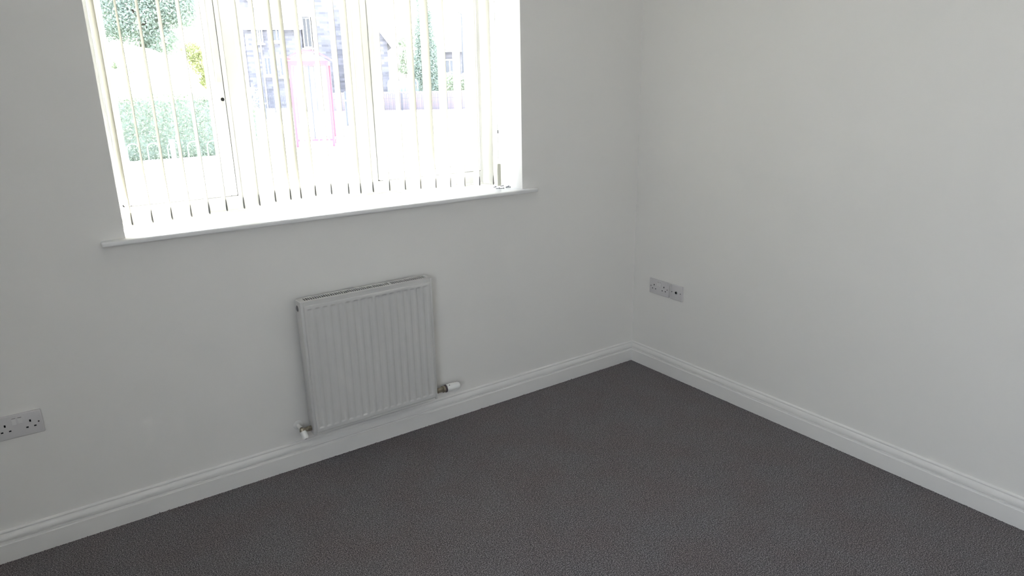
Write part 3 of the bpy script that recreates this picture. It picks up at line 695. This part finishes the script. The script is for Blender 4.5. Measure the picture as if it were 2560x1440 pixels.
# near railing: straight line parallel-ish to the house
A_, B_ = Vector((-2.45, 7.17, 0)), Vector((3.45, 5.42, 0)); Lr = (B_-A_).length
railing('bow_top_railing', 'pale green bow-top railing close outside the window, in front of the hedge', (A_.x, A_.y, 0), (B_.x, B_.y, 0), 27, GZ, 0.965, 0.33, M['railing'], [1.24, 3.6, 5.9])
A_, B_ = (9.2, 47.0, 0), (27.5, 33.5, 0)
railing('dark_railing', 'dark bow-top railing far away across the road, before the brick wall', A_, B_, 84, GZ, 0.95, 0.62, M['rail_dark'], [k*2.84 for k in range(9)], 0.014)

# low brick wall behind the far railing
b = MB(); A_, B_ = Vector((13.0, 45.6, 0)), Vector((28.0, 34.5, 0)); d = (B_-A_).normalized(); nn = Vector((-d.y, d.x, 0))*.12
b.add([A_-nn+Vector((0,0,GZ)), B_-nn+Vector((0,0,GZ)), B_+nn+Vector((0,0,GZ)), A_+nn+Vector((0,0,GZ)), A_-nn+Vector((0,0,1.05)), B_-nn+Vector((0,0,1.05)), B_+nn+Vector((0,0,1.05)), A_+nn+Vector((0,0,1.05))], [(0,1,2,3),(4,5,6,7),(0,1,5,4),(1,2,6,5),(2,3,7,6),(3,0,4,7)])
tag(b.build('brick_wall', M['brick']), 'low red brick garden wall behind the far dark railing', 'wall')

# two arched gates
def arched_gate(x, y, label):
    t = thing('arched_gate', label, 'gate', (x, y, GZ), 'pale blue arched gates')
    d_ = Vector((0.91, -0.41, 0)); W_ = 0.92; zt = 1.75
    def P(u, z): return (x+d_.x*u, y+d_.y*u, z)
    pts = [P(-W_/2, GZ), P(-W_/2, zt-.2)] + [P(-W_/2*math.cos(k*math.pi/8), zt-.2+.35*math.sin(k*math.pi/8)) for k in range(1, 8)] + [P(W_/2, zt-.2), P(W_/2, GZ)]
    bb = MB(); bb.tube(pts, 0.05, 6); bb.build('arch_frame', M['bluegate'], t)
    for k in range(7):
        u = -W_/2+W_*(k+.5)/7; zz = zt-.2+.33*math.sqrt(max(0, 1-(2*u/W_)**2))
        bb = MB(); bb.box((-.045, -.015, 0), (.045, .015, zz-GZ), Matrix.Translation((x+d_.x*u, y+d_.y*u, GZ)) @ Matrix.Rotation(-0.42, 4, 'Z')); bb.build('board', M['bluegate'], t)
    bb = MB(); bb.box((-W_/2, -.04, .5), (W_/2, -.016, .62), Matrix.Translation((x, y, GZ)) @ Matrix.Rotation(-0.42, 4, 'Z')); bb.build('cross_rail', M['bluegate'], t)
arched_gate(18.62, 41.75, 'pale blue arched gate, left one of the pair beside the conifer')
arched_gate(19.62, 41.30, 'pale blue arched gate, right one of the pair beside the conifer')

# red framed kiosk
KX, KY = 4.55, 18.1
K = thing('street_kiosk', 'red framed glazed street kiosk with shallow arched roof, seen through the middle pane', 'kiosk', (KX, KY, GZ))
MK = Matrix.Translation((KX, KY, GZ)) @ Matrix.Rotation(R(-24), 4, 'Z')
hw, hd = 0.52, 0.50; ze = 2.42
for (sx_, sy_) in ((-1,-1),(1,-1),(-1,1),(1,1)):
    b = MB(); b.bbox((sx_*hw-.035, sy_*hd-.035, 0), (sx_*hw+.035, sy_*hd+.035, ze), .006, 2, MK); b.build('post', M['redpaint'], K)
b = MB()
for sy_ in (-1, 1): b.box((-hw, sy_*hd-.03, ze-.12), (hw, sy_*hd+.03, ze), MK).box((-hw, sy_*hd-.02, .16), (hw, sy_*hd+.02, .22), MK)
for sx_ in (-1, 1): b.box((sx_*hw-.03, -hd, ze-.12), (sx_*hw+.03, hd, ze), MK).box((sx_*hw-.02, -hd, .16), (sx_*hw+.02, hd, .22), MK)
b.build('rails', M['redpaint'], K).name = 'cross_rail'
bm = bmesh.new(); N = 12; rr = []
prof = [(-.64+1.28*k/N, 0.25*math.sin(math.pi*k/N)) for k in range(N+1)]
b = MB(); lo = [(x, z+ze) for x, z in prof]; hi = [(x, z+ze+.05) for x, z in reversed(prof)]
b.prism(lo+hi, -hd-.12, hd+.12, lambda p, t: MK @ Vector((p[0], t, p[1]))); b.build('arched_roof', M['redpaint'], K, smooth=30)
for sy_ in (-1, 1):
    b = MB(); b.prism([(x*.86, ze+z*.8) for x, z in prof], sy_*hd-.01, sy_*hd+.01, lambda p, t: MK @ Vector((p[0], t, p[1]))); b.build('gable_panel', M['whitepaint'], K)
for (a, c) in (((-hw,-hd-.004,.22),(hw,-hd+.004,ze-.12)), ((-hw,hd-.004,.22),(hw,hd+.004,ze-.12)), ((-hw-.004,-hd,.22),(-hw+.004,hd,ze-.12)), ((hw-.004,-hd,.22),(hw+.004,hd,ze-.12))):
    b = MB(); b.box(a, c, MK); b.build('pane', M['glass'], K)
b = MB(); b.box((-.015,-hd-.02,.22), (.015,-hd+.02,ze-.12), MK); b.build('glazing_bar', M['rail_dark'], K)

# posts in the street
def streetpost(x, y, w_, h_, label, m, cap=True):
    t = thing('bollard', label, 'post', (x, y, GZ)); bb = MB(); bb.lathe([(w_/2,0),(w_/2,h_-.05),(w_*.4,h_)], (x, y, GZ), (0,0,1), 14); bb.build('shaft', m, t, smooth=40)
    bb = MB(); bb.lathe([(w_*.56,0),(w_*.56,.05)], (x, y, GZ+h_*.72), (0,0,1), 14); bb.build('band', M['whitepaint'], t)
streetpost(1.28, 9.56, 0.075, 1.0, 'slim blue-grey post standing between the railing and the kiosk', M['bluegate'])
streetpost(9.15, 26.91, 0.22, 1.45, 'thick dark post right of the red kiosk', M['rail_dark'])
streetpost(8.3, 36.6, 0.22, 1.1, 'distant dark post below the stone house windows', M['rail_dark'])
# street lamp
t = thing('street_lamp', 'dark street lamp standing at the far right of the view', 'lamp', (24.3, 42.1, GZ))
b = MB(); b.tube([(24.3,42.1,GZ), (24.3,42.1,3.2), (24.3,42.1,6.2)], [.09,.07,.05], 10); b.build('column', M['rail_dark'], t, smooth=40)
b = MB(); b.tube([(24.3,42.1,6.15), (24.0,42.2,6.4), (23.6,42.3,6.45)], .035, 8); b.build('arm', M['rail_dark'], t)
b = MB(); b.bbox((23.25,42.2,6.37), (23.65,42.45,6.47), .02, 2); b.build('lantern', M['whitepaint'], t)

# stone house with two gables (local frame: u to the right, v away from the viewer)
def frame_mtx(x, y, ang): return Matrix.Translation((x, y, GZ)) @ Matrix.Rotation(R(ang), 4, 'Z')
def house(name, label, x, y, ang, blocks, wins, pipes=()):
    t = thing(name, label, 'building', (x, y, GZ)); Q = frame_mtx(x, y, ang)
    for (u0, u1, v0, v1, ze_, zr, gable) in blocks:
        bb = MB()
        if gable:    # ridge runs away from the viewer, gable towards the window
            um = (u0+u1)/2; bb.prism([(u0,0),(u1,0),(u1,ze_),(um,zr),(u0,ze_)], v0, v1, lambda p, s: Q @ Vector((p[0], s, p[1])))
            bb.build('wall', M['stone'], t)
            k = (zr-ze_)/(um-u0); ov = .35
            for sgn, ue in ((-1, u0-ov), (1, u1+ov)):
                zz = ze_-ov*k; rb_ = MB(); rb_.prism([(ue, zz+.06), (um, zr+.06), (um, zr+.24), (ue, zz+.24)], v0-.3, v1+.2, lambda p, s: Q @ Vector((p[0], s, p[1]))); rb_.build('roof', M['slate'], t)
                bd = MB(); bd.prism([(ue, zz-.10), (um, zr-.10), (um, zr+.22), (ue, zz+.22)], v0-.34, v0-.30, lambda p, s: Q @ Vector((p[0], s, p[1]))); bd.build('bargeboard', M['whitepaint'], t)
        else:
            vm = (v0+v1)/2; bb.prism([(v0,0),(v1,0),(v1,ze_),(vm,zr),(v0,ze_)], u0, u1, lambda p, s: Q @ Vector((s, p[0], p[1])))
            bb.build('wall', M['stone'], t); k = (zr-ze_)/(vm-v0); ov = .4
            for ve in (v0-ov, v1+ov):
                zz = ze_-ov*k; rb_ = MB(); rb_.prism([(ve, zz+.06), (vm, zr+.06), (vm, zr+.24), (ve, zz+.24)], u0-.2, u1+.2, lambda p, s: Q @ Vector((s, p[0], p[1]))); rb_.build('roof', M['slate'], t)
            gt = MB(); gt.box((u0, v0-.5, ze_-.3), (u1, v0-.38, ze_-.18), Q); gt.build('gutter', M['whitepaint'], t)
    for (u, z, w_, h_, v) in wins:
        fr = MB(); e = .10
        for (a0, a1, c0, c1) in ((u-w_/2, u-w_/2+e, z, z+h_), (u+w_/2-e, u+w_/2, z, z+h_), (u-w_/2, u+w_/2, z, z+e), (u-w_/2, u+w_/2, z+h_-e, z+h_), (u-.04, u+.04, z, z+h_)):
            fr.box((a0, v-.08, c0), (a1, v+.02, c1), Q)
        wf = fr.build('window', M['whitepaint'], t)
        pn = MB(); pn.box((u-w_/2+e, v-.03, z+e), (u+w_/2-e, v-.01, z+h_-e), Q); pn.build('pane', M['darkpane'], wf)
        sl_ = MB(); sl_.box((u-w_/2-.12, v-.2, z-.14), (u+w_/2+.12, v+.02, z), Q); sl_.build('window_sill', M['whitepaint'], wf)
    for (u, v, z) in pipes:
        pp = MB(); pp.tube([Q @ Vector((u, v, 0)), Q @ Vector((u, v, z))], .05, 8); pp.build('downpipe', M['whitepaint'], t)
    return t
# origin at the left corner of the main block
house('stone_house', 'large dark stone house with pale gabled roofs behind the red kiosk', 12.7, 55.2, -17,
      [(0, 4.2, 0, 8, 6.15, 9.4, False), (4.1, 5.6, 1.2, 8, 7.2, 9.5, False), (5.2, 9.6, -1.0, 8, 9.2, 12.2, True), (-2.4, 1.6, 1.5, 8, 6.8, 9.2, True)],
      [(0.95, 4.9, .75, 1.25, 0), (2.35, 5.0, .9, 1.25, 0), (1.45, 2.5, .6, 1.4, 0), (2.7, 2.4, .8, 1.5, 0), (4.7, 4.6, .7, 2.3, 1.2), (7.2, 9.6, 1.0, 1.3, -1.0)], [(5.0, .9, 7.0), (1.1, -.1, 6.0)])
house('grey_cottage', 'small grey stone cottage gable seen just right of the broad mullion', 17.2, 45.6, -22,
      [(0, 2.6, 0, 6, 4.6, 6.4, True)], [(1.3, 2.2, .8, 1.2, 0)])
house('far_house', 'distant pale roofed stone house at the far right, behind the street lamp', 23.4, 45.5, -28,
      [(0, 8, 0, 6, 4.2, 6.4, False)], [(1.5, 2.2, 1.0, 1.2, 0), (4.0, 2.2, 1.0, 1.2, 0)])
